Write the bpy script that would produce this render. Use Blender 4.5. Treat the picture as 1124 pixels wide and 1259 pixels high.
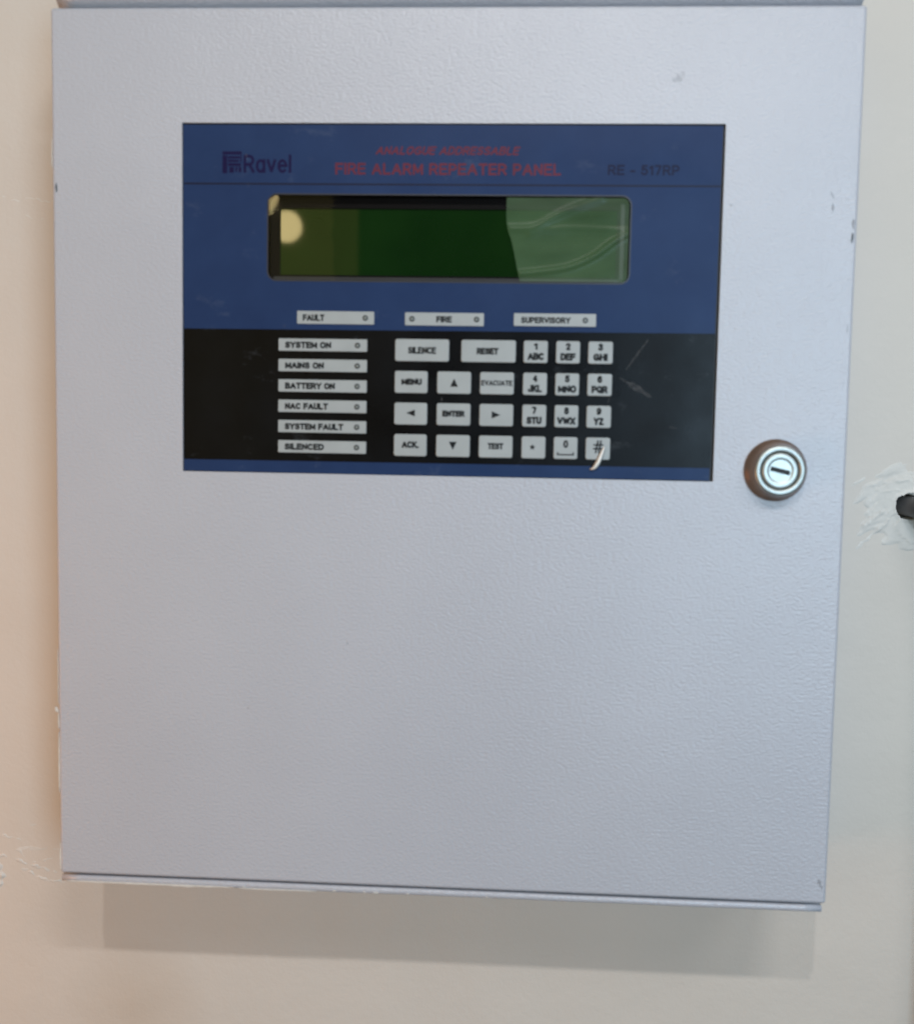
import bpy, bmesh, math, random
from mathutils import Matrix, Vector, noise

# ------------------------------------------------------------------ scene, camera, light
for o in list(bpy.data.objects):
    bpy.data.objects.remove(o, do_unlink=True)
scene = bpy.context.scene
COL = scene.collection
random.seed(7)

scene.render.engine = 'CYCLES'
scene.cycles.use_denoising = True
scene.cycles.max_bounces = 8
scene.cycles.transparent_max_bounces = 12
scene.view_settings.view_transform = 'Standard'
scene.view_settings.look = 'None'
scene.view_settings.gamma = 1.0
scene.view_settings.use_curve_mapping = False
scene.view_settings.exposure = -0.12

cam_data = bpy.data.cameras.new('camera')
cam = bpy.data.objects.new('camera', cam_data)
COL.objects.link(cam)
cam_data.sensor_fit = 'VERTICAL'
cam_data.sensor_height = 24.0
cam_data.sensor_width = 24.0
cam_data.lens = 1236.13 / 1259.0 * 24.0
cam_data.clip_start = 0.01
cam_data.clip_end = 50.0
right = Vector((0.99849, 0.05185, 0.01809))
down = Vector((0.02188, -0.07358, -0.99705))
fwd = Vector((-0.05037, 0.99594, -0.07460))
m = Matrix((( right.x, -down.x, -fwd.x, 0.02739),
            ( right.y, -down.y, -fwd.y, -0.41772),
            ( right.z, -down.z, -fwd.z, 0.01041),
            (0, 0, 0, 1)))
cam.matrix_world = m
cam_data.dof.use_dof = True
cam_data.dof.focus_distance = 0.60
cam_data.dof.aperture_fstop = 6.8
scene.camera = cam

world = bpy.data.worlds.new('World')
scene.world = world
world.use_nodes = True
world.node_tree.nodes['Background'].inputs['Color'].default_value = (0.88, 0.97, 1.0, 1)
world.node_tree.nodes['Background'].inputs['Strength'].default_value = 0.07


def area(name, loc, target, power, col, shape='RECTANGLE', sx=0.1, sy=0.1, spread=180):
    d = bpy.data.lights.new(name, 'AREA')
    d.shape = shape
    d.size = sx
    if shape in ('RECTANGLE', 'ELLIPSE'):
        d.size_y = sy
    d.energy = power
    d.color = col
    d.spread = math.radians(spread)
    o = bpy.data.objects.new(name, d)
    COL.objects.link(o)
    o.location = loc
    v = Vector(target) - Vector(loc)
    o.rotation_euler = v.to_track_quat('-Z', 'Y').to_euler()
    return o


# spot above the viewer: the hard-edged shadow under the cabinet
area('ceiling_spot', (-0.05, -0.80, 0.60), (-0.05, 0, -0.16), 2.35, (1.0, 0.98, 0.955), 'DISK', 0.022)
# its neighbour further right: widens the shadow softly to the left
area('strip_lamp', (0.24, -0.80, 0.60), (0.24, 0, -0.16), 2.75, (1.0, 0.98, 0.96), 'RECTANGLE', 0.22, 0.025)
# second, larger ceiling lamp up right: the soft shadow that spreads to the left
area('ceiling_lamp', (1.05, -1.5, 1.26), (0, 0, 0), 5.2, (0.97, 0.98, 1.0), 'DISK', 0.55)
# cool daylight from a window on the right
area('window_light', (0.50, -1.2, 0.05), (0.50, 0, 0.05), 10.5, (0.54, 0.79, 1.0), 'RECTANGLE', 0.38, 0.56)
# broad unseen fill from overhead, added for soft ambient light
area('overhead_fill', (0.2, -1.3, 1.9), (0.0, 0, 0), 2.6, (1.0, 0.97, 0.94), 'RECTANGLE', 1.8, 1.2)
# warm lit room side on the left
area('warm_room_light', (-1.144, -2.0, 0.0), (-1.144, 0, 0.0), 7.0, (1.0, 0.80, 0.22), 'RECTANGLE', 1.6, 2.2)
# unseen warm fill added low on the left, close to the wall
area('warm_side_fill', (-0.66, -0.32, -0.23), (-0.20, 0.07, -0.15), 1.65, (1.0, 0.40, 0.12), 'DISK', 0.35)
# round downlight that mirrors in the display
area('round_downlight', (-0.4732, -1.8, 0.4642), (-0.07, 0, 0.095), 0.28, (1.0, 0.78, 0.36), 'DISK', 0.07)

MM = 0.001
DEPTH = 0.070                      # door front to wall


# ------------------------------------------------------------------ materials
def new_mat(name):
    mt = bpy.data.materials.new(name)
    mt.use_nodes = True
    nt = mt.node_tree
    return mt, nt, nt.nodes['Principled BSDF']


def N(nt, typ, **kw):
    n = nt.nodes.new(typ)
    for k, v in kw.items():
        if k in n.inputs:
            n.inputs[k].default_value = v
        else:
            setattr(n, k, v)
    return n


def coords(nt, scale=(1, 1, 1)):
    tc = N(nt, 'ShaderNodeTexCoord')
    mp = N(nt, 'ShaderNodeMapping')
    mp.inputs['Scale'].default_value = scale
    nt.links.new(tc.outputs['Object'], mp.inputs['Vector'])
    return mp.outputs['Vector']


def noise_tex(nt, vec, scale, detail=2.0, rough=0.5):
    n = N(nt, 'ShaderNodeTexNoise')
    n.inputs['Scale'].default_value = scale
    n.inputs['Detail'].default_value = detail
    n.inputs['Roughness'].default_value = rough
    nt.links.new(vec, n.inputs['Vector'])
    return n.outputs['Fac']


def ramp(nt, fac, stops):
    r = N(nt, 'ShaderNodeValToRGB')
    el = r.color_ramp.elements
    while len(el) < len(stops):
        el.new(0.5)
    for e, (p, c) in zip(el, stops):
        e.position = p
        e.color = c if len(c) == 4 else (*c, 1)
    nt.links.new(fac, r.inputs['Fac'])
    return r.outputs['Color']


def bump(nt, bsdf, height, dist, strength=1.0, prev=None):
    b = N(nt, 'ShaderNodeBump')
    b.inputs['Strength'].default_value = strength
    b.inputs['Distance'].default_value = dist
    nt.links.new(height, b.inputs['Height'])
    if prev is not None:
        nt.links.new(prev, b.inputs['Normal'])
    nt.links.new(b.outputs['Normal'], bsdf.inputs['Normal'])
    return b.outputs['Normal']


def plain(name, col, rough=0.5, metal=0.0, spec=0.5, var=0.06, scale=60.0):
    mt, nt, b = new_mat(name)
    v = coords(nt)
    f = noise_tex(nt, v, scale, 4.0)
    lo = tuple(c * (1 - var) for c in col)
    hi = tuple(min(1, c * (1 + var)) for c in col)
    nt.links.new(ramp(nt, f, [(0.3, lo), (0.7, hi)]), b.inputs['Base Color'])
    b.inputs['Roughness'].default_value = rough
    b.inputs['Metallic'].default_value = metal
    b.inputs['Specular IOR Level'].default_value = spec
    return mt


def mat_powder():
    """light grey powder coat with fine orange-peel relief"""
    mt, nt, b = new_mat('powder_coat')
    v = coords(nt)
    vs = coords(nt, (0.75, 1, 1.25))
    f = noise_tex(nt, v, 9.0, 4.0, 0.6)
    nt.links.new(ramp(nt, f, [(0.3, (0.430, 0.430, 0.472)), (0.7, (0.462, 0.462, 0.505))]), b.inputs['Base Color'])
    r = noise_tex(nt, v, 14.0, 3.0)
    mr = N(nt, 'ShaderNodeMapRange')
    mr.inputs['To Min'].default_value = 0.27
    mr.inputs['To Max'].default_value = 0.38
    nt.links.new(r, mr.inputs['Value'])
    nt.links.new(mr.outputs['Result'], b.inputs['Roughness'])
    b.inputs['Specular IOR Level'].default_value = 0.55
    n1 = bump(nt, b, noise_tex(nt, vs, 780.0, 2.5, 0.6), 0.00036, 0.9)
    n2 = bump(nt, b, noise_tex(nt, v, 1300.0, 1.0), 0.00012, 0.5, n1)
    bump(nt, b, noise_tex(nt, v, 14.0, 1.0), 0.0008, 0.5, n2)
    return mt


def mat_wall():
    mt, nt, b = new_mat('painted_plaster')
    v = coords(nt)
    f = noise_tex(nt, v, 7.0, 5.0, 0.6)
    c = ramp(nt, f, [(0.25, (0.588, 0.528, 0.472)), (0.75, (0.632, 0.574, 0.52))])
    # soft brownish spot low on the left
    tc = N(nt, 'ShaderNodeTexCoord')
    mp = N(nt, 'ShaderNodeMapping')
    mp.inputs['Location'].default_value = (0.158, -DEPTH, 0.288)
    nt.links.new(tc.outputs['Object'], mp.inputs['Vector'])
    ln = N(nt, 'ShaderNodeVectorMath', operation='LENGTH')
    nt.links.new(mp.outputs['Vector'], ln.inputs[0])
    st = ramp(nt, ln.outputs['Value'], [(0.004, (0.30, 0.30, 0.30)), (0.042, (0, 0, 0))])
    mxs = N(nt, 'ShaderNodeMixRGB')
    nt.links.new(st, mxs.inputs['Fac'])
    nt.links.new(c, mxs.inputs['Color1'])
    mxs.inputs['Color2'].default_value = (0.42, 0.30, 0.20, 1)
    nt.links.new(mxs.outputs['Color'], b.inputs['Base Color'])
    b.inputs['Roughness'].default_value = 0.62
    b.inputs['Specular IOR Level'].default_value = 0.35
    n1 = bump(nt, b, noise_tex(nt, v, 26.0, 3.0), 0.0022, 0.5)
    bump(nt, b, noise_tex(nt, v, 330.0, 3.0, 0.6), 0.00035, 0.5, n1)
    return mt


def mat_overlay(name, c0, c1, rough=0.36):
    """printed polycarbonate sheet, slightly scuffed"""
    mt, nt, b = new_mat(name)
    v = coords(nt)
    f = noise_tex(nt, v, 28.0, 5.0, 0.62)
    base = ramp(nt, f, [(0.35, c0), (0.75, c1)])
    # pale rubbed patches
    s = noise_tex(nt, coords(nt, (1, 1, 1.6)), 45.0, 6.0, 0.7)
    sr = ramp(nt, s, [(0.60, (0, 0, 0)), (0.80, (0.13, 0.13, 0.13))])
    mix = N(nt, 'ShaderNodeMixRGB')
    nt.links.new(sr, mix.inputs['Fac'])
    nt.links.new(base, mix.inputs['Color1'])
    mix.inputs['Color2'].default_value = (0.30, 0.32, 0.36, 1)
    nt.links.new(mix.outputs['Color'], b.inputs['Base Color'])
    r = ramp(nt, noise_tex(nt, v, 38.0, 5.0), [(0.3, (rough - .06,) * 3), (0.7, (rough + .10,) * 3)])
    nt.links.new(r, b.inputs['Roughness'])
    b.inputs['Specular IOR Level'].default_value = 0.11
    n1 = bump(nt, b, noise_tex(nt, v, 16.0, 2.0), 0.0010, 0.6)
    bump(nt, b, noise_tex(nt, v, 1500.0, 1.0), 0.00004, 0.5, n1)
    return mt


def mat_glass(name, ior, rough, tint=(1, 1, 1)):
    """thin clear sheet: see-through, with its own surface reflection"""
    mt = bpy.data.materials.new(name)
    mt.use_nodes = True
    nt = mt.node_tree
    nt.nodes.remove(nt.nodes['Principled BSDF'])
    out = nt.nodes['Material Output']
    tr = N(nt, 'ShaderNodeBsdfTransparent')
    tr.inputs['Color'].default_value = (*tint, 1)
    gl = N(nt, 'ShaderNodeBsdfGlossy')
    gl.inputs['Roughness'].default_value = rough
    fr = N(nt, 'ShaderNodeFresnel')
    fr.inputs['IOR'].default_value = ior
    mx = N(nt, 'ShaderNodeMixShader')
    nt.links.new(fr.outputs['Fac'], mx.inputs['Fac'])
    nt.links.new(tr.outputs['BSDF'], mx.inputs[1])
    nt.links.new(gl.outputs['BSDF'], mx.inputs[2])
    nt.links.new(mx.outputs['Shader'], out.inputs['Surface'])
    v = coords(nt)
    bp = N(nt, 'ShaderNodeBump')
    bp.inputs['Strength'].default_value = 0.15
    bp.inputs['Distance'].default_value = 0.0002
    nt.links.new(noise_tex(nt, v, 60.0, 2.0), bp.inputs['Height'])
    nt.links.new(bp.outputs['Normal'], gl.inputs['Normal'])
    return mt


def mat_film():
    """cloudy protective film, mostly see-through"""
    mt = bpy.data.materials.new('cloudy_film')
    mt.use_nodes = True
    nt = mt.node_tree
    b = nt.nodes['Principled BSDF']
    out = nt.nodes['Material Output']
    b.inputs['Base Color'].default_value = (0.30, 0.50, 0.26, 1)
    b.inputs['Roughness'].default_value = 0.28
    tr = N(nt, 'ShaderNodeBsdfTransparent')
    mx = N(nt, 'ShaderNodeMixShader')
    v = coords(nt, (0.6, 1, 1.6))
    f = noise_tex(nt, v, 45.0, 3.0)
    mr = N(nt, 'ShaderNodeMapRange')
    mr.inputs['To Min'].default_value = 0.06
    mr.inputs['To Max'].default_value = 0.23
    nt.links.new(f, mr.inputs['Value'])
    nt.links.new(mr.outputs['Result'], mx.inputs['Fac'])
    nt.links.new(tr.outputs['BSDF'], mx.inputs[1])
    nt.links.new(b.outputs['BSDF'], mx.inputs[2])
    nt.links.new(mx.outputs['Shader'], out.inputs['Surface'])
    return mt


def mat_faint(name, col, fac):
    """thin surface mark that lets what is below show through"""
    mt = bpy.data.materials.new(name)
    mt.use_nodes = True
    nt = mt.node_tree
    b = nt.nodes['Principled BSDF']
    out = nt.nodes['Material Output']
    b.inputs['Base Color'].default_value = (*col, 1)
    b.inputs['Roughness'].default_value = 0.6
    tr = N(nt, 'ShaderNodeBsdfTransparent')
    mx = N(nt, 'ShaderNodeMixShader')
    v = coords(nt)
    f = ramp(nt, noise_tex(nt, v, 260.0, 4.0, 0.7), [(0.35, (0, 0, 0)), (0.65, (fac,) * 3)])
    nt.links.new(f, mx.inputs['Fac'])
    nt.links.new(tr.outputs['BSDF'], mx.inputs[1])
    nt.links.new(b.outputs['BSDF'], mx.inputs[2])
    nt.links.new(mx.outputs['Shader'], out.inputs['Surface'])
    return mt


def mat_lcd():
    mt, nt, b = new_mat('lcd_glass')
    v = coords(nt)
    f = noise_tex(nt, v, 22.0, 3.0)
    nt.links.new(ramp(nt, f, [(0.3, (0.002, 0.015, 0.0015)), (0.7, (0.005, 0.024, 0.003))]), b.inputs['Base Color'])
    b.inputs['Roughness'].default_value = 0.03
    b.inputs['Specular IOR Level'].default_value = 0.29
    bump(nt, b, noise_tex(nt, v, 50.0, 1.0), 0.00008, 0.2)
    return mt


def mat_metal(name, col, rough, scale=400):
    mt, nt, b = new_mat(name)
    v = coords(nt)
    f = noise_tex(nt, v, scale, 3.0)
    nt.links.new(ramp(nt, f, [(0.3, tuple(c * .88 for c in col)), (0.7, col)]), b.inputs['Base Color'])
    b.inputs['Metallic'].default_value = 1.0
    b.inputs['Roughness'].default_value = rough
    bump(nt, b, noise_tex(nt, v, scale * 2, 2.0), 0.00004, 0.35)
    return mt


M = {}
M['powder'] = mat_powder()
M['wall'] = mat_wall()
M['blue'] = mat_overlay('blue_print', (0.0145, 0.032, 0.092), (0.019, 0.041, 0.111))
M['black'] = mat_overlay('black_print', (0.0025, 0.0022, 0.0028), (0.005, 0.005, 0.006), 0.30)
M['rule'] = plain('dark_rule_print', (0.009, 0.011, 0.03), 0.4, spec=0.15)
M['navy'] = plain('navy_lettering', (0.005, 0.003, 0.040), 0.4, spec=0.15)
M['dark_navy'] = plain('dark_navy_lettering', (0.002, 0.004, 0.030), 0.4, spec=0.15)
M['red'] = plain('red_lettering', (0.120, 0.019, 0.036), 0.4, spec=0.15)
M['key'] = plain('silver_grey_print', (0.35, 0.365, 0.365), 0.4, 0, 0.35, 0.05, 90)
M['ink'] = plain('black_lettering', (0.010, 0.010, 0.011), 0.5, spec=0.15)
M['led'] = plain('smoky_led', (0.20, 0.215, 0.21), 0.25)
M['bezel'] = plain('black_bezel', (0.003, 0.002, 0.002), 0.5, spec=0.06)
M['bezel_grey'] = plain('grey_bezel_edge', (0.035, 0.032, 0.032), 0.4, spec=0.2)
M['rim'] = plain('dark_window_rim', (0.020, 0.022, 0.035), 0.35)
M['backing'] = plain('black_backing', (0.008, 0.008, 0.010), 0.6)
M['pane'] = mat_glass('window_pane', 1.30, 0.015)
M['film'] = mat_film()
M['lcd'] = mat_lcd()
M['lock_base'] = mat_metal('brown_tinted_chrome', (0.25, 0.155, 0.10), 0.13)  # chrome, with its brown room reflection put into the base colour
M['lock_face'] = mat_metal('bright_nickel', (0.47, 0.48, 0.45), 0.46)
M['slot'] = plain('dark_keyway', (0.004, 0.004, 0.004), 0.6)
M['chip_dark'] = plain('bare_dark_chip', (0.09, 0.10, 0.11), 0.6, var=0.3, scale=900)
M['chip_faint'] = mat_faint('grey_scuff', (0.20, 0.20, 0.21), 0.5)
M['filler'] = plain('white_filler', (0.63, 0.595, 0.555), 0.75, spec=0.3, var=0.05, scale=120)
M['chip_white'] = plain('white_paint_fleck', (0.60, 0.57, 0.53), 0.7, var=0.1, scale=500)
M['scratch'] = mat_faint('pale_scratch', (0.36, 0.34, 0.34), 0.15)
M['sliver'] = plain('white_sliver', (0.78, 0.74, 0.69), 0.5, var=0.06, scale=400)
M['cable'] = plain('dark_cable_sheath', (0.050, 0.044, 0.044), 0.4, var=0.2, scale=200)
M['hole'] = plain('dark_hole', (0.012, 0.011, 0.010), 0.9)


# ------------------------------------------------------------------ mesh helpers (millimetres in, metres out; x right, z up, y into wall)
def link(name, me, mat, parent=None, smooth=False):
    o = bpy.data.objects.new(name, me)
    COL.objects.link(o)
    if mat is not None:
        me.materials.clear()
        me.materials.append(M[mat])
    if smooth:
        for p in me.polygons:
            p.use_smooth = True
    if parent is not None:
        o.parent = parent
    return o


def from_bm(name, bm, mat, parent=None, smooth=False):
    bmesh.ops.recalc_face_normals(bm, faces=bm.faces)
    me = bpy.data.meshes.new(name)
    bm.to_mesh(me)
    bm.free()
    return link(name, me, mat, parent, smooth)


def rr(x0, x1, z0, z1, r, n=5):
    pts = []
    for cx, cz, a0 in ((x1 - r, z1 - r, 0), (x0 + r, z1 - r, 90), (x0 + r, z0 + r, 180), (x1 - r, z0 + r, 270)):
        for k in range(n + 1):
            a = math.radians(a0 + 90 * k / n)
            pts.append((cx + r * math.cos(a), cz + r * math.sin(a)))
    return pts


def loft(bm, loops, cap0=False, cap1=True):
    """loops: list of (outline, y)"""
    rings = []
    for pts, y in loops:
        rings.append([bm.verts.new((x * MM, y * MM, z * MM)) for x, z in pts])
    for a, b in zip(rings, rings[1:]):
        n = len(a)
        for i in range(n):
            bm.faces.new((a[i], a[(i + 1) % n], b[(i + 1) % n], b[i]))
    if cap0:
        bm.faces.new(rings[0])
    if cap1:
        bm.faces.new(rings[-1])
    return rings


def pad(name, box, r, y_back, y_front, bev, mat, parent):
    x0, x1, z0, z1 = box
    bm = bmesh.new()
    loft(bm, [(rr(x0, x1, z0, z1, r), y_back), (rr(x0, x1, z0, z1, r), y_front + bev),
              (rr(x0 + bev * .3, x1 - bev * .3, z0 + bev * .3, z1 - bev * .3, r), y_front + bev * .3),
              (rr(x0 + bev, x1 - bev, z0 + bev, z1 - bev, max(r - bev * .5, .2)), y_front)])
    return from_bm(name, bm, mat, parent)


def slab(bm, x0, x1, y0, y1, z0, z1):
    v = [bm.verts.new((x * MM, y * MM, z * MM)) for x in (x0, x1) for y in (y0, y1) for z in (z0, z1)]
    for f in ((0, 1, 3, 2), (4, 6, 7, 5), (0, 4, 5, 1), (2, 3, 7, 6), (0, 2, 6, 4), (1, 5, 7, 3)):
        bm.faces.new([v[i] for i in f])


def flat(name, pts, y, mat, parent, thick=0.04):
    bm = bmesh.new()
    loft(bm, [(pts, y + thick), (pts, y)])
    return from_bm(name, bm, mat, parent)


def frame_bm(bm, outer, inner, y):
    """planar ring between two outlines at depth y"""
    def ring(pts):
        vs = [bm.verts.new((x * MM, y * MM, z * MM)) for x, z in pts]
        es = [bm.edges.new((vs[i], vs[(i + 1) % len(vs)])) for i in range(len(vs))]
        return vs, es
    vo, eo = ring(outer)
    vi, ei = ring(inner)
    bmesh.ops.triangle_fill(bm, edges=eo + ei, use_beauty=True)
    return vo, vi


def extrude_loop(bm, vs, y):
    nv = [bm.verts.new((v.co.x, y * MM, v.co.z)) for v in vs]
    n = len(vs)
    for i in range(n):
        bm.faces.new((vs[i], vs[(i + 1) % n], nv[(i + 1) % n], nv[i]))
    return nv


def arc(cx, cy, rx, ry, a0, a1, n=8):
    return [(cx + rx * math.cos(math.radians(a0 + (a1 - a0) * k / n)), cy + ry * math.sin(math.radians(a0 + (a1 - a0) * k / n))) for k in range(n + 1)]


# centre lines of a plain heavy sans alphabet: width, strokes in a box 1 high
GLYPH = {
    'A': (.72, [[(0, 0), (.36, 1), (.72, 0)], [(.13, .33), (.59, .33)]]),
    'B': (.60, [[(0, 0), (0, 1), (.33, 1)] + arc(.33, .76, .23, .24, 90, -90) + [(0, .52)], [(.33, .52)] + arc(.35, .26, .25, .26, 90, -90) + [(0, 0)]]),
    'C': (.64, [arc(.34, .5, .34, .5, 48, 312, 14)]),
    'D': (.62, [[(0, 0), (0, 1), (.26, 1)] + arc(.26, .5, .36, .5, 90, -90, 12) + [(0, 0)]]),
    'E': (.55, [[(.55, 1), (0, 1), (0, 0), (.55, 0)], [(0, .52), (.50, .52)]]),
    'F': (.52, [[(.52, 1), (0, 1), (0, 0)], [(0, .50), (.46, .50)]]),
    'G': (.68, [arc(.35, .5, .35, .5, 50, 300, 14) + [(.68, .12), (.68, .46), (.38, .46)]]),
    'H': (.58, [[(0, 0), (0, 1)], [(.58, 0), (.58, 1)], [(0, .52), (.58, .52)]]),
    'I': (.02, [[(.01, 0), (.01, 1)]]),
    'J': (.46, [[(.46, 1), (.46, .25)] + arc(.23, .24, .23, .24, 0, -180)]),
    'K': (.60, [[(0, 0), (0, 1)], [(.56, 1), (.02, .40)], [(.20, .58), (.60, 0)]]),
    'L': (.50, [[(0, 1), (0, 0), (.50, 0)]]),
    'M': (.74, [[(0, 0), (0, 1), (.37, .12), (.74, 1), (.74, 0)]]),
    'N': (.60, [[(0, 0), (0, 1), (.60, 0), (.60, 1)]]),
    'O': (.70, [arc(.35, .5, .35, .5, 0, 360, 20)]),
    'P': (.56, [[(0, 0), (0, 1), (.30, 1)] + arc(.30, .72, .26, .28, 90, -90) + [(0, .44)]]),
    'Q': (.70, [arc(.35, .5, .35, .5, 0, 360, 20), [(.42, .24), (.70, -.04)]]),
    'R': (.60, [[(0, 0), (0, 1), (.32, 1)] + arc(.32, .73, .26, .27, 90, -90) + [(0, .46)], [(.32, .46), (.60, 0)]]),
    'S': (.56, [arc(.29, .75, .26, .25, 25, 270, 12) + arc(.28, .26, .28, .26, 90, -155, 12)]),
    'T': (.60, [[(0, 1), (.60, 1)], [(.30, 1), (.30, 0)]]),
    'U': (.58, [[(0, 1), (0, .28)] + arc(.29, .28, .29, .28, 180, 360, 10) + [(.58, 1)]]),
    'V': (.66, [[(0, 1), (.33, 0), (.66, 1)]]),
    'W': (.94, [[(0, 1), (.23, 0), (.47, .92), (.71, 0), (.94, 1)]]),
    'X': (.62, [[(0, 1), (.62, 0)], [(.62, 1), (0, 0)]]),
    'Y': (.64, [[(0, 1), (.32, .46), (.64, 1)], [(.32, .46), (.32, 0)]]),
    'Z': (.56, [[(0, 1), (.56, 1), (0, 0), (.56, 0)]]),
    '0': (.50, [arc(.25, .5, .25, .5, 0, 360, 20)]),
    '1': (.24, [[(0, .74), (.22, 1), (.22, 0)]]),
    '2': (.50, [arc(.25, .73, .25, .27, 165, -35, 10) + [(0, 0), (.50, 0)]]),
    '3': (.50, [arc(.24, .75, .23, .25, 160, -90, 10), arc(.24, .26, .26, .26, 90, -160, 10)]),
    '4': (.54, [[(.42, 0), (.42, 1), (0, .28), (.54, .28)]]),
    '5': (.50, [[(.46, 1), (.08, 1), (.04, .50)] + arc(.24, .32, .26, .32, 110, -155, 12)]),
    '6': (.50, [[(.44, .90)] + arc(.27, .5, .27, .5, 75, 180, 7) + arc(.25, .31, .25, .31, 180, 520, 14)]),
    '7': (.50, [[(0, 1), (.50, 1), (.18, 0)]]),
    '8': (.50, [arc(.25, .76, .22, .24, 0, 360, 14), arc(.25, .27, .25, .27, 0, 360, 14)]),
    '9': (.50, [[(.06, .10)] + arc(.23, .5, .27, .5, -105, 0, 7) + arc(.25, .69, .25, .31, 0, 340, 14)]),
    '-': (.30, [[(0, .36), (.30, .36)]]),
    '.': (.02, [[(0, .0), (.02, .0)]]),
    '#': (.60, [[(.14, 0), (.28, 1)], [(.36, 0), (.50, 1)], [(.02, .66), (.62, .66)], [(0, .32), (.60, .32)]]),
    'a': (.50, [arc(.25, .36, .25, .36, 0, 360, 16), [(.50, .72), (.50, 0)]]),
    'v': (.50, [[(0, .72), (.25, 0), (.50, .72)]]),
    'e': (.52, [[(.02, .38), (.52, .38)] + arc(.26, .36, .26, .36, 5, 310, 14)]),
    'l': (.02, [[(.01, 0), (.01, 1.02)]]),
    ' ': (.16, []),
}


def text(name, body, box, y, mat, parent, weight=0.20, shear=0.0, gap=0.30):
    """flat printed lettering fitted to a box (x0, x1, z0, z1) in millimetres"""
    x0, x1, z0, z1 = box
    th = min(weight * (z1 - z0), 0.385 * (x1 - x0) / max(len(body) - 0.3, 1) if len(body) > 1 else 9)
    strokes, pen = [], 0.0
    for ch in body:
        w, ss = GLYPH[ch]
        for st in ss:
            strokes.append([(pen + px + shear * py, py) for px, py in st])
        pen += w + gap
    xs = [p[0] for st in strokes for p in st]
    ys = [p[1] for st in strokes for p in st]
    a, b, c, d = min(xs), max(xs), max(min(ys), 0.0), max(ys)
    if b - a < 0.1:
        a, b = a - .5, b + .5
    sx, sz = (x1 - x0 - th) / (b - a), (z1 - z0 - th) / max(d - c, .01)
    bm = bmesh.new()
    parts = []
    for st in strokes:                       # split at sharp corners so that every limb keeps its full width
        P = [Vector((x0 + th / 2 + (px - a) * sx, z0 + th / 2 + (py - c) * sz)) for px, py in st]
        if (P[0] - P[-1]).length < 1e-4 and len(P) > 4:
            parts.append((P, .48, .48))
            continue
        cur, e0 = [P[0]], .48
        for i in range(1, len(P)):
            cur.append(P[i])
            if i < len(P) - 1 and (P[i] - P[i - 1]).length > 1e-6 and (P[i + 1] - P[i]).length > 1e-6:
                ang = (P[i] - P[i - 1]).angle(P[i + 1] - P[i])
                if ang > 0.9:
                    e = .48 if ang < 1.75 else .1
                    parts.append((cur, e0, e))
                    cur, e0 = [P[i]], e
        parts.append((cur, e0, .48))
    for q, (P, ee0, ee1) in enumerate(parts):
        closed = (P[0] - P[-1]).length < 1e-4 and len(P) > 4
        if closed:
            P = P[:-1]
        n = len(P)
        L, R = [], []
        for i in range(n):
            p = P[i]
            pa = P[(i - 1) % n] if closed or i > 0 else None
            pb = P[(i + 1) % n] if closed or i < n - 1 else None
            t1 = (p - pa).normalized() if pa is not None and (p - pa).length > 1e-6 else None
            t2 = (pb - p).normalized() if pb is not None and (pb - p).length > 1e-6 else None
            t1 = t1 or t2
            t2 = t2 or t1
            t = t1 + t2
            if t.length < 1e-3:
                t = t1
            t.normalize()
            nr = Vector((-t.y, t.x))
            k = min(1.0 / max(abs(nr.dot(Vector((-t1.y, t1.x)))), .45), 1.7)
            e = Vector((0, 0))
            if not closed and i == 0:
                e = -t * th * ee0
            if not closed and i == n - 1:
                e = t * th * ee1
            L.append(p + e + nr * th / 2 * k)
            R.append(p + e - nr * th / 2 * k)
        yy = (y - 0.012 * (q % 4)) * MM
        LV = [bm.verts.new((v.x * MM, yy, v.y * MM)) for v in L]
        RV = [bm.verts.new((v.x * MM, yy, v.y * MM)) for v in R]
        for i in range(n if closed else n - 1):
            j = (i + 1) % n
            bm.faces.new((LV[i], LV[j], RV[j], RV[i]))
    return from_bm(name, bm, mat, parent)


def blob(cx, cz, rx, rz, n=10, jit=0.3, rot=0.0):
    out = []
    for k in range(n):
        a = 2 * math.pi * k / n
        r = 1 + random.uniform(-jit, jit)
        x, z = rx * r * math.cos(a), rz * r * math.sin(a)
        c, s = math.cos(rot), math.sin(rot)
        out.append((cx + x * c - z * s, cz + x * s + z * c))
    return out


def ribbon(path, widths):
    """outline of a tapered stroke along a path"""
    L, R = [], []
    for i, p in enumerate(path):
        a = Vector(path[max(i - 1, 0)])
        b = Vector(path[min(i + 1, len(path) - 1)])
        t = (b - a).normalized()
        nrm = Vector((-t.y, t.x)) * widths[i] * 0.5
        L.append((p[0] + nrm.x, p[1] + nrm.y))
        R.append((p[0] - nrm.x, p[1] - nrm.y))
    return L + R[::-1]


def smooth_path(path, n=6):
    """Catmull-Rom through points"""
    P = [Vector(p) for p in path]
    P = [P[0] * 2 - P[1]] + P + [P[-1] * 2 - P[-2]]
    out = []
    for i in range(1, len(P) - 2):
        for k in range(n):
            t = k / n
            p0, p1, p2, p3 = P[i - 1:i + 3]
            out.append(0.5 * ((2 * p1) + (p2 - p0) * t + (2 * p0 - 5 * p1 + 4 * p2 - p3) * t * t + (3 * p1 - p0 - 3 * p2 + p3) * t ** 3))
    out.append(P[-2])
    return out


def empty(name, loc=(0, 0, 0)):
    o = bpy.data.objects.new(name, None)
    o.empty_display_size = 0.05
    COL.objects.link(o)
    o.location = loc
    return o


def tag(o, label, cat):
    o['label'] = label
    o['category'] = cat


# ------------------------------------------------------------------ the wall
HOLE = (217.6, -18.6)              # where the cable enters
WY = DEPTH / MM


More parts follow.
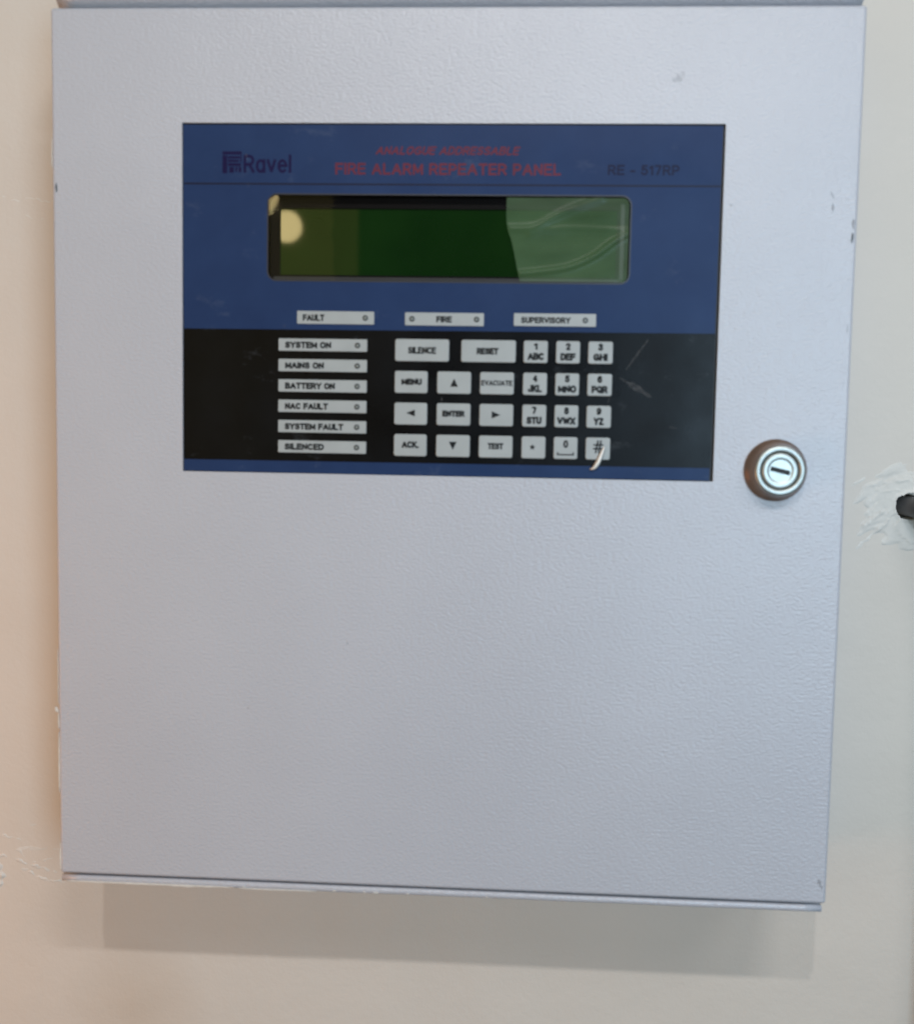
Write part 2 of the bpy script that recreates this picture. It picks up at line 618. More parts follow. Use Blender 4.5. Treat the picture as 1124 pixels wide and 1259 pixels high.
def wall_mesh():
    bm = bmesh.new()
    xs = [-900, -400, HOLE[0] - 9, HOLE[0] + 9, 400, 900]
    zs = [-900, -400, HOLE[1] - 9, HOLE[1] + 9, 400, 900]
    V = [[bm.verts.new((x * MM, WY * MM, z * MM)) for z in zs] for x in xs]
    for i in range(5):
        for j in range(5):
            if i == 2 and j == 2:
                continue
            bm.faces.new((V[i][j], V[i + 1][j], V[i + 1][j + 1], V[i][j + 1]))
    return bm


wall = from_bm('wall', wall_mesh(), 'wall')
wall['kind'] = 'structure'
wall['label'] = 'cream painted plaster wall behind the grey cabinet'


def seg_dist(p, a, b):
    ab = b - a
    t = max(0, min(1, (p - a).dot(ab) / ab.length_squared))
    return (p - a - ab * t).length


def smoothstep(a, b, x):
    t = max(0.0, min(1.0, (x - a) / (b - a)))
    return t * t * (3 - 2 * t)


def ridge_segments(ridges):
    out = []
    for pts, w, h in ridges:
        sp = smooth_path(pts, 4)
        out.append(([(sp[i], sp[i + 1]) for i in range(len(sp) - 1)], w, h))
    return out


def ridge_height(p, segs):
    """ragged trowel ridges: steep on the lower side, broken along their length"""
    h = 0.0
    for sg, w, hh in segs:
        q = p + Vector((noise.noise(Vector((p.x * .35, p.y * .35, 2.0))), noise.noise(Vector((p.x * .35, p.y * .35, 8.0))))) * 1.3
        d = min(seg_dist(q, s0, s1) for s0, s1 in sg)
        if d < w * 3:
            h += hh * math.exp(-(d / w) ** 2) * (0.55 + 0.8 * noise.noise(Vector((p.x * .3, p.y * .3, hh))))
    return h


def hole_patch():
    """rough white filler dabbed round the cable hole; where it thins out it dips under the wall paint"""
    bm = bmesh.new()
    nr, na = 80, 200
    segs = ridge_segments([([(-9, -7), (-18, -16), (-28, -26)], .9, 1.1), ([(6, 13), (-8, 12), (-22, 9)], 1.2, .7),
                           ([(-3, 7), (-14, 7), (-24, 4)], .8, .4), ([(-9, -2), (-15, -5), (-20, -10)], 1.1, .8),
                           ([(8, 8), (20, 14), (30, 12)], 1, .6), ([(8, -6), (22, -11), (30, -17)], 1, .6)])
    rings = []
    for i in range(nr):
        t = i / (nr - 1)
        ring = []
        for k in range(na):
            a = 2 * math.pi * k / na
            ca, sa = math.cos(a), math.sin(a)
            r0 = 6.3 + 0.9 * noise.noise(Vector((ca * 1.6, sa * 1.6, 3.1))) + 0.5 * noise.noise(Vector((ca * 6, sa * 6, 1.0)))
            r = r0 + (40 - r0) * t
            x, z = r * ca, r * sa * (1 - 0.25 * min(1, t * 2))
            p = Vector((x, z))
            u, v = x * .82 + z * .57, -x * .57 + z * .82          # along and across the trowel strokes
            fall = 1.0 - t * 1.95
            n1 = noise.fractal(Vector((u * .06, v * .14, 0.0)), 1.0, 2.0, 3)
            fld = fall + 0.75 * n1
            h = 0.45 * smoothstep(-.06, .22, fld) + 0.3 * smoothstep(.42, .62, fld) + .25 * max(0, fld) - .25 * smoothstep(.05, -.2, fld)
            h += 0.07 * noise.fractal(Vector((x * .5, z * .5, 4.0)), .7, 2.1, 3) * smoothstep(-.05, .2, fld)
            h += ridge_height(p, segs) * smoothstep(1.0, .75, t)
            h += 0.45 * math.exp(-((r - r0) / 1.3) ** 2)
            if t > .96:
                h = -.3
            ring.append(bm.verts.new(((HOLE[0] + x) * MM, (WY - h) * MM, (HOLE[1] + z) * MM)))
        rings.append(ring)
    tube = [bm.verts.new((v.co.x, (WY + 25) * MM, v.co.z)) for v in rings[0]]
    allr = [tube] + rings
    for a, b in zip(allr, allr[1:]):
        for k in range(na):
            bm.faces.new((a[k], a[(k + 1) % na], b[(k + 1) % na], b[k]))
    return bm


hp = from_bm('filler_patch', hole_patch(), 'filler', wall, True)
bm = bmesh.new()
loft(bm, [([(HOLE[0] + 9 * math.cos(k * math.pi / 10), HOLE[1] + 9 * math.sin(k * math.pi / 10)) for k in range(20)], WY + 24.5)])
from_bm('hole_bottom', bm, 'hole', wall)


def scuff_patch(name, cx, cz, w, h, ridges, amp):
    """broken ridges of filler left standing on the wall; between them the sheet lies under the paint"""
    bm = bmesh.new()
    nx, nz = 120, 100
    segs = ridge_segments(ridges)
    V = []
    for i in range(nx + 1):
        row = []
        for j in range(nz + 1):
            u, v = i / nx * 2 - 1, j / nz * 2 - 1
            p = Vector((u * w / 2, v * h / 2))
            e = smoothstep(1.0, .8, max(abs(u), abs(v)))
            n1 = noise.fractal(Vector((p.x * .07, p.y * .16, cx)), 1.0, 2.0, 3)
            hgt = -.14 + .6 * amp * smoothstep(.3, .5, n1) + ridge_height(p, segs)
            row.append(bm.verts.new(((cx + p.x) * MM, (WY - hgt * e + 0.2 * (1 - e)) * MM, (cz + p.y) * MM)))
        V.append(row)
    for i in range(nx):
        for j in range(nz):
            bm.faces.new((V[i][j], V[i + 1][j], V[i + 1][j + 1], V[i][j + 1]))
    return from_bm(name, bm, 'filler', wall, True)


scuff_patch('filler_patch', -214, -206, 66, 46,
            [([(-28, 6), (-14, 9), (-4, 7)], 0.6, 0.5), ([(-28, -4), (-12, -2), (2, -6), (14, -9)], 0.7, 0.7),
             ([(-17, -5), (-14, -11), (-16, -18)], 1.6, 1.3), ([(-6, 2), (3, -4), (12, -2)], 0.6, 0.45),
             ([(0, -10), (8, -13), (16, -14)], 0.7, 0.7)], 0.3)
scuff_patch('filler_patch', -206, 118, 46, 34,
            [([(-16, 5), (-8, 3), (-3, 5), (4, 3), (12, 4)], 0.4, 0.35), ([(-4, -4), (4, -6), (12, -4)], 0.45, 0.25)], 0.16)

# ------------------------------------------------------------------ cable beside the cabinet
cable_pts = [(HOLE[0] + 1.4, WY + 22, HOLE[1] - 0.4), (HOLE[0] + 1.6, WY + 4, HOLE[1] - 0.4), (HOLE[0] + 2.5, WY - 7, HOLE[1] - 0.6),
             (HOLE[0] + 9, WY - 17, HOLE[1] - 4), (HOLE[0] + 18, WY - 20, HOLE[1] - 20),
             (HOLE[0] + 22, WY - 20, HOLE[1] - 70), (HOLE[0] + 24, WY - 20, HOLE[1] - 180), (HOLE[0] + 25, WY - 20, HOLE[1] - 420)]


def tube(path, rad, n=16):
    bm = bmesh.new()
    sp = smooth_path(path, 10)
    rings = []
    up = Vector((0.3, 0.2, 0.9)).normalized()
    for i, p in enumerate(sp):
        t = (sp[min(i + 1, len(sp) - 1)] - sp[max(i - 1, 0)]).normalized()
        s = t.cross(up).normalized() if i == 0 else (s - t * s.dot(t)).normalized()
        w = t.cross(s)
        rings.append([bm.verts.new(((p + (s * math.cos(2 * math.pi * k / n) + w * math.sin(2 * math.pi * k / n)) * rad) * MM)) for k in range(n)])
    for a, b in zip(rings, rings[1:]):
        for k in range(n):
            bm.faces.new((a[k], a[(k + 1) % n], b[(k + 1) % n], b[k]))
    bm.faces.new(rings[0])
    bm.faces.new(rings[-1])
    return bm


cable = from_bm('cable', tube(cable_pts, 4.9), 'cable', None, True)
tag(cable, 'dark cable coming out of a ragged hole in the wall beside the cabinet', 'cable')

# ------------------------------------------------------------------ the cabinet
panel = empty('fire_alarm_repeater_panel', (0, DEPTH, -0.1876))
tag(panel, 'grey steel fire alarm repeater cabinet with blue and black control panel, mounted on the wall', 'alarm panel')
OFF = Vector((0, DEPTH, -0.1876))


def under_panel(o):
    """keep the part where it was modelled, now as a child of the cabinet"""
    o.parent = panel
    o.matrix_parent_inverse = Matrix.Translation(-OFF)
    return o


# enclosure behind the door
bm = bmesh.new()
slab(bm, -163.2, 163.2, 15.5, WY - 0.15, -186.0, 186.4)
enclosure = under_panel(from_bm('enclosure', bm, 'powder'))
md = enclosure.modifiers.new('bevel', 'BEVEL')
md.width = 0.0012
md.segments = 3


def rolled_lip(name, x0, x1, y_f, y_b, z0, z1, r, droop=0.0):
    """folded sheet edge with a rolled front"""
    bm = bmesh.new()
    zc, h = (z0 + z1) / 2, (z1 - z0) / 2
    prof = [(y_b, z0)]
    for k in range(9):
        a = -math.pi / 2 + math.pi * k / 8
        prof.append((y_f + r - r * math.cos(a), zc + h * math.sin(a)))
    prof.append((y_b, z1))
    n = 40
    rows = []
    for i in range(n + 1):
        x = x0 + (x1 - x0) * i / n
        w = 0.12 * noise.noise(Vector((x * .03, z0, 0)))
        rows.append([bm.verts.new((x * MM, (y + w) * MM, (z + w) * MM)) for y, z in prof])
    for a, b in zip(rows, rows[1:]):
        for k in range(len(prof) - 1):
            bm.faces.new((a[k], a[k + 1], b[k + 1], b[k]))
    bm.faces.new(rows[0])
    bm.faces.new(rows[-1])
    return from_bm(name, bm, 'powder', enclosure, True)


rolled_lip('bottom_lip', -164.8, 163.8, 1.2, 16.5, -187.6, -184.5, 1.3)
rolled_lip('top_lip', -164.2, 164.8, 2.0, 16.5, 184.6, 202.0, 9.0)

# door: folded sheet with a cut-out for the overlay
DX, DZ = 165.0, 183.2
CUT = (-110.0, 111.4, -6.1, 137.2)


def door_mesh():
    bm = bmesh.new()
    outer = rr(-DX, DX, -DZ, DZ, 1.2, 3)
    inner = [(CUT[0], CUT[2]), (CUT[1], CUT[2]), (CUT[1], CUT[3]), (CUT[0], CUT[3])]
    R = 1.3
    ring = [bm.verts.new((0, 0, 0)) for _ in ()]
    o2 = rr(-DX + R, DX - R, -DZ + R, DZ - R, 0.6, 3)
    vo, vi = frame_bm(bm, o2, inner, 0.0)
    prev = vo
    for k in range(1, 5):
        a = math.pi / 2 * k / 4
        q = R * (1 - math.sin(a))
        pts = rr(-DX + q, DX - q, -DZ + q, DZ - q, 1.2 if k > 2 else 0.9, 3)
        nv = [bm.verts.new((x * MM, R * (1 - math.cos(a)) * MM, z * MM)) for x, z in pts]
        n = len(nv)
        for i in range(n):
            bm.faces.new((prev[i], prev[(i + 1) % n], nv[(i + 1) % n], nv[i]))
        prev = nv
    extrude_loop(bm, prev, 15.0)
    extrude_loop(bm, vi, 1.6)
    return bm


door = under_panel(from_bm('door', door_mesh(), 'powder'))
for p in door.data.polygons:
    p.use_smooth = abs(p.normal.y) < 0.999 and p.area < 2e-3 and 0.05 < abs(p.normal.y)

# wear on the door
for pts, mat in ((blob(163.1, 92.6, 0.55, 2.4, 12, 0.25, -0.08), 'chip_dark'),
                 (blob(163.4, 98.5, 0.6, 2.2, 10, 0.4), 'chip_faint'),
                 (blob(154.4, 109.6, 0.4, 2.0, 10, 0.4, 0.5), 'chip_faint'),
                 (blob(154.9, 104.6, 0.5, 2.4, 10, 0.4, -0.1), 'chip_faint'),
                 (blob(93.6, 156.3, 0.7, 1.5, 10, 0.4, 0.3), 'chip_faint'),
                 (blob(91.5, 155.2, 2.2, 1.6, 12, 0.4), 'chip_faint'),
                 (blob(-163.2, 110.6, 0.45, 1.7, 10, 0.3), 'chip_dark'),
                 (blob(161.6, -173.6, 0.9, 1.2, 10, 0.4), 'chip_faint'),
                 (blob(162.4, -175.0, 0.5, 1.6, 10, 0.4, 0.4), 'chip_faint'),
                 (blob(-39.3, -77.7, 0.45, 0.45, 9, 0.3), 'chip_faint'),
                 (blob(-81.8, -106.8, 0.4, 0.4, 9, 0.3), 'chip_faint'),
                 (blob(162.9, 57.0, 0.3, 1.6, 9, 0.3), 'chip_faint'),
                 (blob(114.5, 105.2, 0.35, 0.5, 9, 0.3), 'chip_faint')):
    flat('paint_chip', pts, -0.05, mat, door)
# pale flecks of wall paint along the hinge side and the lower lip
def fleck(x, z, rx, rz, y, rot, parent, n=9):
    return flat('paint_fleck', blob(x, z, rx, rz, n, 0.35, rot), y, 'chip_white', parent, 0.5)


def fleck_strip(name, x0, z0, x1, z1, wid, y, parent, seed):
    """ragged thin strip of dried wall paint along an edge"""
    n = 26
    d = Vector((x1 - x0, z1 - z0))
    nr = Vector((-d.y, d.x)).normalized()
    L, R = [], []
    for i in range(n + 1):
        t = i / n
        p = Vector((x0, z0)) + d * t
        e = math.sin(math.pi * min(1, max(0, t))) ** .35
        w = wid * e * (0.55 + 0.75 * abs(noise.noise(Vector((t * d.length * .22, seed, 0.0)))) + .25 * noise.noise(Vector((t * d.length * .9, seed, 5.0))))
        L.append(p + nr * w)
        R.append(p - nr * wid * .35 * e)
    return flat(name, [(p.x, p.y) for p in L] + [(p.x, p.y) for p in R[::-1]], y, 'chip_white', parent, 0.4)


fleck(-165.8, -110.4, 0.75, 1.7, 0.4, 0.4, door, 11)
fleck_strip('paint_fleck', -164.9, -147.0, -164.9, -120.0, .55, .35, door, 1.0)
fleck_strip('paint_fleck', -165.0, -119.0, -165.0, -112.0, .5, .4, door, 2.0)
fleck_strip('paint_fleck', -164.8, -182.0, -164.8, -169.5, .6, .35, door, 3.0)
fleck_strip('paint_fleck', -165.05, -108.0, -165.05, -84.0, .28, .45, door, 4.0)
fleck_strip('paint_fleck', -165.1, 119.0, -165.1, 131.0, .28, .45, door, 5.0)
fleck_strip('paint_fleck', -88.0, -186.9, -164.0, -186.9, .75, 1.12, enclosure, 6.0)
fleck_strip('paint_fleck', -52.0, -187.2, -86.0, -187.2, .45, 1.2, enclosure, 7.0)
for x, rx, rz in ((-84, .7, .3), (-44, .6, .28), (-31, .5, .3), (-26, 1.1, .28), (-12, .5, .25), (22, .4, .25)):
    fleck(x, -186.6, rx, rz, 1.1, 0, enclosure, 12)

# overlay sheet with a display opening
WIN = (-74.0, 74.5, 73.9, 108.5)
OVX0, OVX1, OVZ0, OVZ1 = -109.6, 110.4, -5.8, 136.5
OY = 0.35                          # overlay sits just below the door skin
bm = bmesh.new()
ov_out = [(OVX0, OVZ0), (-20, OVZ0 - .15), (60, OVZ0 + .05), (OVX1 - .5, OVZ0 + .1), (OVX1, OVZ1), (0, OVZ1 + 0.15), (OVX0, OVZ1)]
vo, vi = frame_bm(bm, ov_out, rr(*WIN, 3.6, 6), OY)
extrude_loop(bm, vo, OY + 0.4)
extrude_loop(bm, vi, OY + 4.4)
overlay = under_panel(from_bm('overlay', bm, 'blue'))
bm = bmesh.new()
slab(bm, CUT[0], CUT[1], 1.5, 1.58, CUT[2], WIN[2] - 2)
slab(bm, CUT[0], CUT[1], 1.5, 1.58, WIN[3] + 2, CUT[3])
slab(bm, CUT[0], WIN[0] - 2, 1.5, 1.58, WIN[2] - 2, WIN[3] + 2)
slab(bm, WIN[1] + 2, CUT[1], 1.5, 1.58, WIN[2] - 2, WIN[3] + 2)
from_bm('backing_plate', bm, 'backing', overlay)

flat('black_band', [(OVX0 + .05, -1.0), (OVX1 - .25, -0.6), (OVX1 - .12, 54.1), (OVX0 + .05, 53.5)], OY - 0.05, 'black', overlay)
flat('header_rule', [(OVX0 + .1, 112.45), (OVX1 - .1, 112.45), (OVX1 - .1, 113.15), (OVX0 + .1, 113.15)], OY - 0.04, 'rule', overlay, 0.03)
TY = OY - 0.03
text('title_lettering', 'ANALOGUE ADDRESSABLE', (-29.7, 29.4, 124.7, 128.1), TY, 'red', overlay, 0.20, 0.25)
text('title_lettering', 'FIRE ALARM REPEATER PANEL', (-46.3, 46.0, 116.7, 121.4), TY, 'red', overlay, 0.19)
text('model_lettering', 'RE - 517RP', (64.9, 93.6, 117.0, 121.1), TY, 'dark_navy', overlay, 0.19)
text('brand_lettering', 'Ravel', (-84.4, -64.5, 117.2, 124.6), TY, 'navy', overlay, 0.15, 0.0, 0.27)
# block emblem left of the name
for x0, x1, z0, z1 in ((-93.2, -85.2, 124.5, 125.8), (-93.2, -91.2, 117.0, 124.2), (-90.9, -86.0, 122.9, 123.9), (-90.9, -86.4, 121.5, 122.5),
                       (-90.9, -85.4, 119.9, 121.1), (-90.3, -88.4, 117.2, 119.6), (-87.8, -87.0, 117.6, 119.6), (-86.5, -85.3, 117.4, 119.6), (-85.8, -85.2, 121.5, 124.2)):
    flat('emblem_bar', [(x0, z0), (x1, z0), (x1, z1), (x0, z1)], TY, 'navy', overlay, 0.02)

# ------------------------------------------------------------------ display
bm = bmesh.new()
ro = rr(WIN[0] - .55, WIN[1] + .55, WIN[2] - .55, WIN[3] + .55, 4.1, 6)
frame_bm(bm, ro, rr(WIN[0] + .02, WIN[1] - .02, WIN[2] + .02, WIN[3] - .02, 3.6, 6), OY - 0.06)
display = under_panel(from_bm('display', bm, 'rim'))
# cavity liner
bm = bmesh.new()
ring = rr(WIN[0] + .05, WIN[1] - .05, WIN[2] + .05, WIN[3] - .05, 3.6, 6)
loft(bm, [(ring, OY - .02), (ring, OY + 4.2)], False, False)
from_bm('display_surround', bm, 'bezel', display)
LY = 4.6
LCD = (-70.0, 69.7, 76.7, 104.0)
bm = bmesh.new()
vo, vi = frame_bm(bm, [(-80, 68), (80, 68), (80, 114), (-80, 114)], [(LCD[0], LCD[2]), (LCD[1], LCD[2]), (LCD[1], LCD[3]), (LCD[0], LCD[3])], LY)
extrude_loop(bm, vi, LY + 0.7)
from_bm('display_bezel', bm, 'bezel', display)
bm = bmesh.new()
slab(bm, 71.0, 72.6, LY - .5, LY - .02, 75.4, 106.4)
slab(bm, -72.5, 72.6, LY - .5, LY - .02, 74.5, 75.9)
from_bm('bezel_edge', bm, 'bezel_grey', display)
bm = bmesh.new()
slab(bm, LCD[0] - 1, LCD[1] + 1, LY + 0.72, LY + 1.2, LCD[2] - 1, LCD[3] + 1)
from_bm('lcd_screen', bm, 'lcd', display)
# clear pane, seated very slightly askew
bm = bmesh.new()
pw = rr(WIN[0] + .2, WIN[1] - .2, WIN[2] + .2, WIN[3] - .2, 3.4, 6)
vs = []
NX, NZ = 0.0131, -0.01445
for x, z in pw:
    y = 1.9 + (x - 0.0) * NX + (z - 91.0) * NZ
    vs.append(bm.verts.new((x * MM, y * MM, z * MM)))
bm.faces.new(vs)
from_bm('window_pane', bm, 'pane', display)


# protective film half peeled, wrinkled on the right of the window
def film(name, left, ridges, y0, amp):
    bm = bmesh.new()
    nx, nz = 110, 60
    segs = []
    for pts, w, h in ridges:
        sp = smooth_path(pts, 6)
        segs.append(([(sp[i], sp[i + 1]) for i in range(len(sp) - 1)], w, h))
    V = []
    lp = smooth_path(left, 12)
    for j in range(nz + 1):
        z = WIN[2] + .5 + (WIN[3] - WIN[2] - 1.0) * j / nz
        xl = min(lp, key=lambda p: abs(p.y - z)).x
        c = 3.4
        inset = 0.0
        if z < WIN[2] + c:
            inset = c - math.sqrt(max(0, c * c - (WIN[2] + c - z) ** 2))
        if z > WIN[3] - c:
            inset = c - math.sqrt(max(0, c * c - (z - WIN[3] + c) ** 2))
        xr = WIN[1] - .5 - inset
        row = []
        for i in range(nx + 1):
            x = xl + (xr - xl) * i / nx
            p = Vector((x, z))
            h = amp * noise.noise(Vector((x * .05, z * .12, y0 * 7)))
            for sg, w, hh in segs:
                d = min(seg_dist(p, s0, s1) for s0, s1 in sg)
                h += hh * math.exp(-(d / w) ** 2)
            row.append(bm.verts.new((x * MM, (y0 - h) * MM, z * MM)))
        V.append(row)
    for j in range(nz):
        for i in range(nx):
            bm.faces.new((V[j][i], V[j][i + 1], V[j + 1][i + 1], V[j + 1][i]))
    return from_bm(name, bm, 'film', display, True)


film('protective_film', [(24.2, 109), (24.5, 97.4), (26.9, 89.2), (30.5, 73)],
     [([(30.4, 77.5), (40.4, 78.6), (50.2, 80.3), (60.0, 84.6), (68.0, 90.5), (73.5, 93.8)], 1.3, 0.9),
      ([(26, 95.5), (36, 96.2), (46.4, 101.7), (62.6, 107.9)], 1.6, 0.6),
      ([(34, 93.5), (48, 96), (72, 95.2)], 1.2, 0.35)], 0.95, 0.35)

# ------------------------------------------------------------------ indicators
IY0, IY1 = OY - 0.05, OY - 0.30


def indicator(box, label, tbox, leds, bold=0.27):
    o = under_panel(pad('indicator', box, 0.35, IY0, IY1, 0.12, 'key', None))
    text('lettering', label, tbox, IY1 - 0.03, 'ink', o, bold)
    for x, z in leds:
        bm = bmesh.new()
        loft(bm, [([(x + r * math.cos(a * math.pi / 8), z + r * math.sin(a * math.pi / 8)) for a in range(16)], y)
                  for r, y in ((1.15, IY1), (1.15, IY1 - .07), (0.72, IY1 - .07))], False, False)
        from_bm('led_ring', bm, 'ink', o)
        bm = bmesh.new()
        loft(bm, [([(x + r * math.cos(a * math.pi / 8), z + r * math.sin(a * math.pi / 8)) for a in range(16)], y)
                  for r, y in ((0.72, IY1 - .02), (0.6, IY1 - .09), (0.3, IY1 - .12))])
        from_bm('led', bm, 'led', o)
    return o


indicator((-61.7, -29.5, 56.0, 61.3), 'FAULT', (-59.3, -50.2, 57.2, 59.9), [(-33.2, 58.66)], 0.24)
indicator((-16.7, 15.9, 55.9, 61.2), 'FIRE', (-3.7, 2.7, 57.2, 59.8), [(-13.8, 58.56), (12.9, 58.6)], 0.25)
indicator((28.2, 61.8, 56.2, 61.4), 'SUPERVISORY', (31.2, 51.4, 57.4, 59.9), [(57.4, 58.76)], 0.24)
for k, (t, x1) in enumerate((('SYSTEM ON', -47.3), ('MAINS ON', -50.3), ('BATTERY ON', -45.6), ('NAC FAULT', -48.4), ('SYSTEM FAULT', -41.9), ('SILENCED', -50.0))):
    zt = 49.9 - 8.44 * k
    indicator((-69.4, -32.3, zt - 5.1, zt), t, (-66.6, x1, zt - 3.95, zt - 1.25), [(-36.3, zt - 2.55)])

# ------------------------------------------------------------------ keys
KY1 = OY - 0.55


def key(box, lines=(), arrow=None, extra=None):
    o = under_panel(pad('key', box, 0.9, IY0, KY1, 0.3, 'key', None))
    for body, tb, bold in lines:
        text('legend', body, tb, KY1 - 0.03, 'ink', o, bold)
    if arrow:
        flat('legend', arrow, KY1 - 0.03, 'ink', o, 0.02)
    if extra:
        for e in extra:
            flat('legend', e, KY1 - 0.03, 'ink', o, 0.02)
    return o


ROW = [50.3, 37.2, 24.15, 11.1]
KH = 9.1


def kb(x0, x1, r):
    return (x0, x1, ROW[r] - KH, ROW[r])


key(kb(-20.6, 1.8, 0), [('SILENCE', (-15.2, -3.6, 44.3, 47.1), 0.30)])
key(kb(6.8, 29.3, 0), [('RESET', (13.2, 22.2, 44.4, 47.1), 0.30)])
C3 = [(-20.6, -6.9), (-2.95, 11.1), (14.8, 28.8)]
key(kb(*C3[0], 1), [('MENU', (-17.8, -9.3, 31.5, 34.1), 0.30)])
key(kb(*C3[1], 1), arrow=[(2.5, 31.0), (5.7, 31.0), (4.1, 34.4)])
key(kb(*C3[2], 1), [('EVACUATE', (15.3, 28.2, 31.7, 33.9), 0.22)])
key(kb(*C3[0], 2), arrow=[(-15.6, 19.9), (-12.0, 18.5), (-12.0, 21.3)])
key(kb(*C3[1], 2), [('ENTER', (-0.6, 8.7, 18.6, 21.2), 0.30)])
key(kb(*C3[2], 2), arrow=[(23.5, 19.7), (19.9, 18.2), (19.9, 21.2)])
key(kb(*C3[0], 3), [('ACK.', (-17.3, -10.2, 5.4, 8.2), 0.30)])
key(kb(*C3[1], 3), arrow=[(2.4, 8.3), (5.6, 8.3), (4.0, 4.9)])
key(kb(*C3[2], 3), [('TEST', (18.5, 25.0, 5.5, 8.1), 0.30)])
NC = [(32.5, 42.4), (45.8, 55.6), (58.95, 69.0)]
num = [('1', 'ABC', 6.6), ('2', 'DEF', 6.2), ('3', 'GHI', 5.9), ('4', 'JKL', 5.8), ('5', 'MNO', 7.6), ('6', 'PQR', 6.6), ('7', 'STU', 6.2), ('8', 'VWX', 7.6), ('9', 'YZ', 4.2)]
for k, (d, l, w) in enumerate(num):
    x0, x1 = NC[k % 3]
    r = k // 3
    c = (x0 + x1) / 2
    zt = ROW[r]
    dw = 0.75 if d == '1' else 1.0
    key(kb(x0, x1, r), [(d, (c - dw, c + dw, zt - 3.75, zt - 0.8), 0.27), (l, (c - w / 2, c + w / 2, zt - 7.95, zt - 4.9), 0.28)])
c = 37.4
star = []
for k in range(10):
    a = math.pi / 2 + math.pi * k / 5
    r_ = 1.35 if k % 2 == 0 else 0.62
    star.append((c - .4 + r_ * math.cos(a), 6.7 + r_ * math.sin(a)))
key(kb(*NC[0], 3), arrow=star)
key(kb(*NC[1], 3), [('0', (49.7, 51.8, 6.6, 9.8), 0.24)],
    extra=[[(47.2, 3.55), (54.2, 3.55), (54.2, 4.8), (53.6, 4.8), (53.6, 4.1), (47.8, 4.1), (47.8, 4.8), (47.2, 4.8)]])
key(kb(*NC[2], 3), [('#', (62.0, 66.2, 4.7, 10.0), 0.13)])

# scratches on the overlay
for path, wd in (([(83.1, 51.2), (79, 45.4), (74.5, 38.9)], [0.5, 0.9, 0.5]),
                 ([(72.0, 35.8), (78.0, 32.3), (85.1, 28.0)], [0.8, 2.4, 1.6]),
                 ([(68.9, 29.4), (68.2, 27.4), (67.4, 25.2)], [0.3, 0.7, 0.3]),
                 ([(93, 16), (96, 15.4)], [0.5, 0.8])):
    sp = smooth_path(path, 6)
    n = len(sp)
    ws = [wd[min(int(i / n * len(wd)), len(wd) - 1)] * random.uniform(.7, 1.2) for i in range(n)]
    flat('scratch', ribbon([(p.x, p.y) for p in sp], ws), OY - 0.09, 'scratch', overlay, 0.02)
for x, z, s in ((-67.0, 55.2, .3), (-83.2, 124.2, .4), (-83.0, 122.5, .35), (-82.5, 112.4, .4), (-1.0, 25.8, .5)):
    flat('scratch', blob(x, z, s, s * 2.0, 8, .3), OY - 0.10, 'scratch', overlay, 0.02)

# ------------------------------------------------------------------ cam lock
LX, LZ = 136.4, -0.9


def lathe(name, prof, mat, parent, n=64, cap=True):
    bm = bmesh.new()
    loft(bm, [([(LX + r * math.cos(2 * math.pi * k / n), LZ + r * math.sin(2 * math.pi * k / n)) for k in range(n)], y) for r, y in prof], False, cap)
    return from_bm(name, bm, mat, parent, True)


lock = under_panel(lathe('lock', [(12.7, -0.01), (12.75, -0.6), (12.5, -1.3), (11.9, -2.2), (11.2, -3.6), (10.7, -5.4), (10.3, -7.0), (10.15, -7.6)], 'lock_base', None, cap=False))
lathe('lock_ring', [(10.15, -7.6), (10.0, -8.1), (9.6, -8.35), (9.0, -8.45), (8.2, -8.4), (7.75, -8.15), (7.6, -7.3)], 'lock_face', lock, cap=False)
lathe('lock_groove', [(7.75, -7.25), (7.0, -7.2)], 'slot', lock, cap=False)


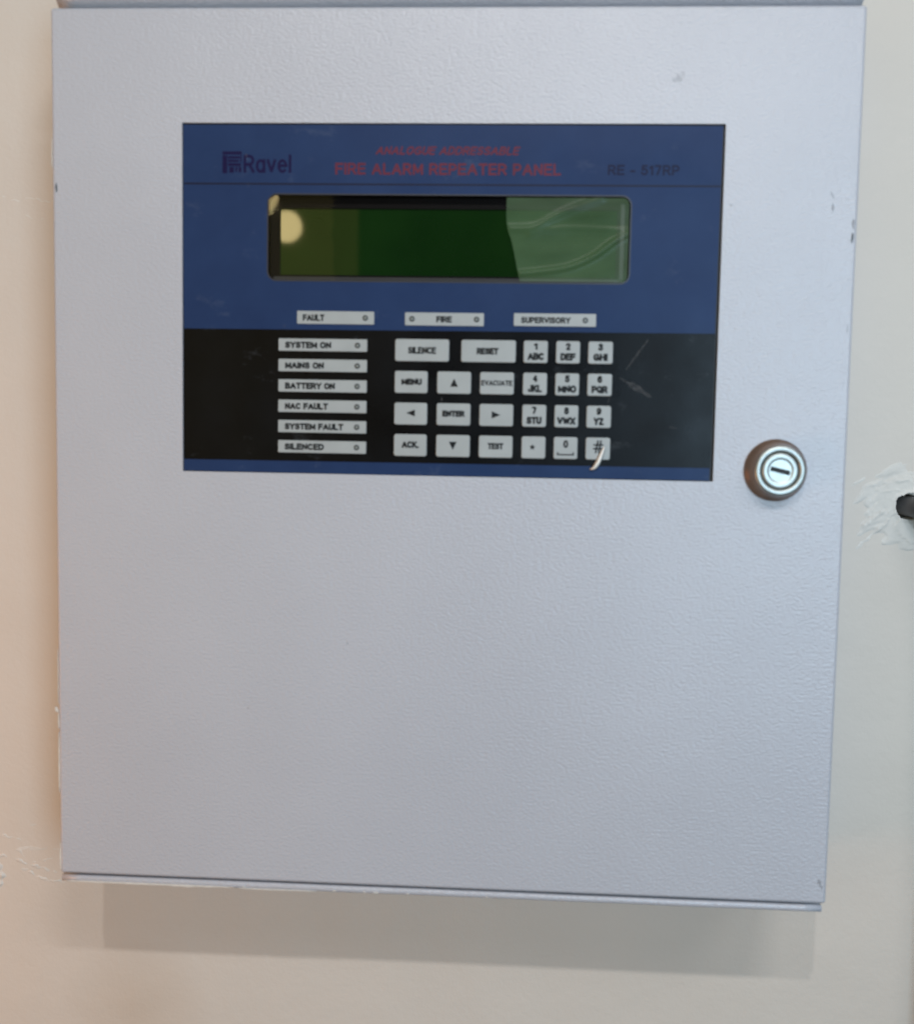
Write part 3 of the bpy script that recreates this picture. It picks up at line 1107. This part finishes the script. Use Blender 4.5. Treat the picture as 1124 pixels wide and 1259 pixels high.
def barrel():
    """flat cylinder face with a soft rim and the keyway cut into it"""
    bm = bmesh.new()
    n = 64
    ang = math.radians(-13)
    sl = rr(-4.0, 4.0, -0.95, 0.95, 0.3, 3)
    sl = [(LX + x * math.cos(ang) - z * math.sin(ang), LZ + x * math.sin(ang) + z * math.cos(ang)) for x, z in sl]

    def circ(r):
        return [(LX + r * math.cos(2 * math.pi * k / n), LZ + r * math.sin(2 * math.pi * k / n)) for k in range(n)]
    vo, vi = frame_bm(bm, circ(4.5), sl, -8.02)
    prev = vo
    for r, y in ((5.0, -8.2), (5.4, -8.3), (6.3, -8.32), (6.75, -8.22), (7.05, -8.0), (7.25, -7.7), (7.25, -7.0)):
        nv = [bm.verts.new((x * MM, y * MM, z * MM)) for x, z in circ(r)]
        for i in range(n):
            bm.faces.new((prev[i], prev[(i + 1) % n], nv[(i + 1) % n], nv[i]))
        prev = nv
    extrude_loop(bm, vi, -6.0)
    return bm


lb = from_bm('lock_barrel', barrel(), 'lock_face', lock)
ang = math.radians(-13)
sl = rr(-4.3, 4.3, -1.3, 1.3, 0.3, 3)
flat('keyway', [(LX + x * math.cos(ang) - z * math.sin(ang), LZ + x * math.sin(ang) + z * math.cos(ang)) for x, z in sl], -7.75, 'slot', lock, 0.1)

# ------------------------------------------------------------------ white sliver stuck on the hash key
sp = smooth_path([(66.6, 7.4), (65.6, 4.6), (64.2, 1.0), (62.6, -1.3), (60.9, -2.0)], 6)
wd = [0.5 + 1.9 * math.sin(math.pi * min(1, (i + 2) / (len(sp) + 1)) ** 1.2) for i in range(len(sp))]
bm = bmesh.new()
L, Rr, T = [], [], []
for i, p in enumerate(sp):
    t = (sp[min(i + 1, len(sp) - 1)] - sp[max(i - 1, 0)]).normalized()
    nr = Vector((-t.y, t.x)) * wd[i] * .5
    lift = 0.5 + 1.2 * math.sin(math.pi * i / (len(sp) - 1))
    for lst, q, yy in ((L, p + nr, KY1 - .05 - lift * .3), (T, p, KY1 - .25 - lift), (Rr, p - nr, KY1 - .05 - lift * .3)):
        lst.append(bm.verts.new((q.x * MM, yy * MM, q.y * MM)))
for i in range(len(sp) - 1):
    bm.faces.new((L[i], L[i + 1], T[i + 1], T[i]))
    bm.faces.new((T[i], T[i + 1], Rr[i + 1], Rr[i]))
    bm.faces.new((Rr[i], Rr[i + 1], L[i + 1], L[i]))
sliver = from_bm('white_sliver', bm, 'sliver', None, True)
tag(sliver, 'small curled white sliver stuck over the hash key', 'sliver')
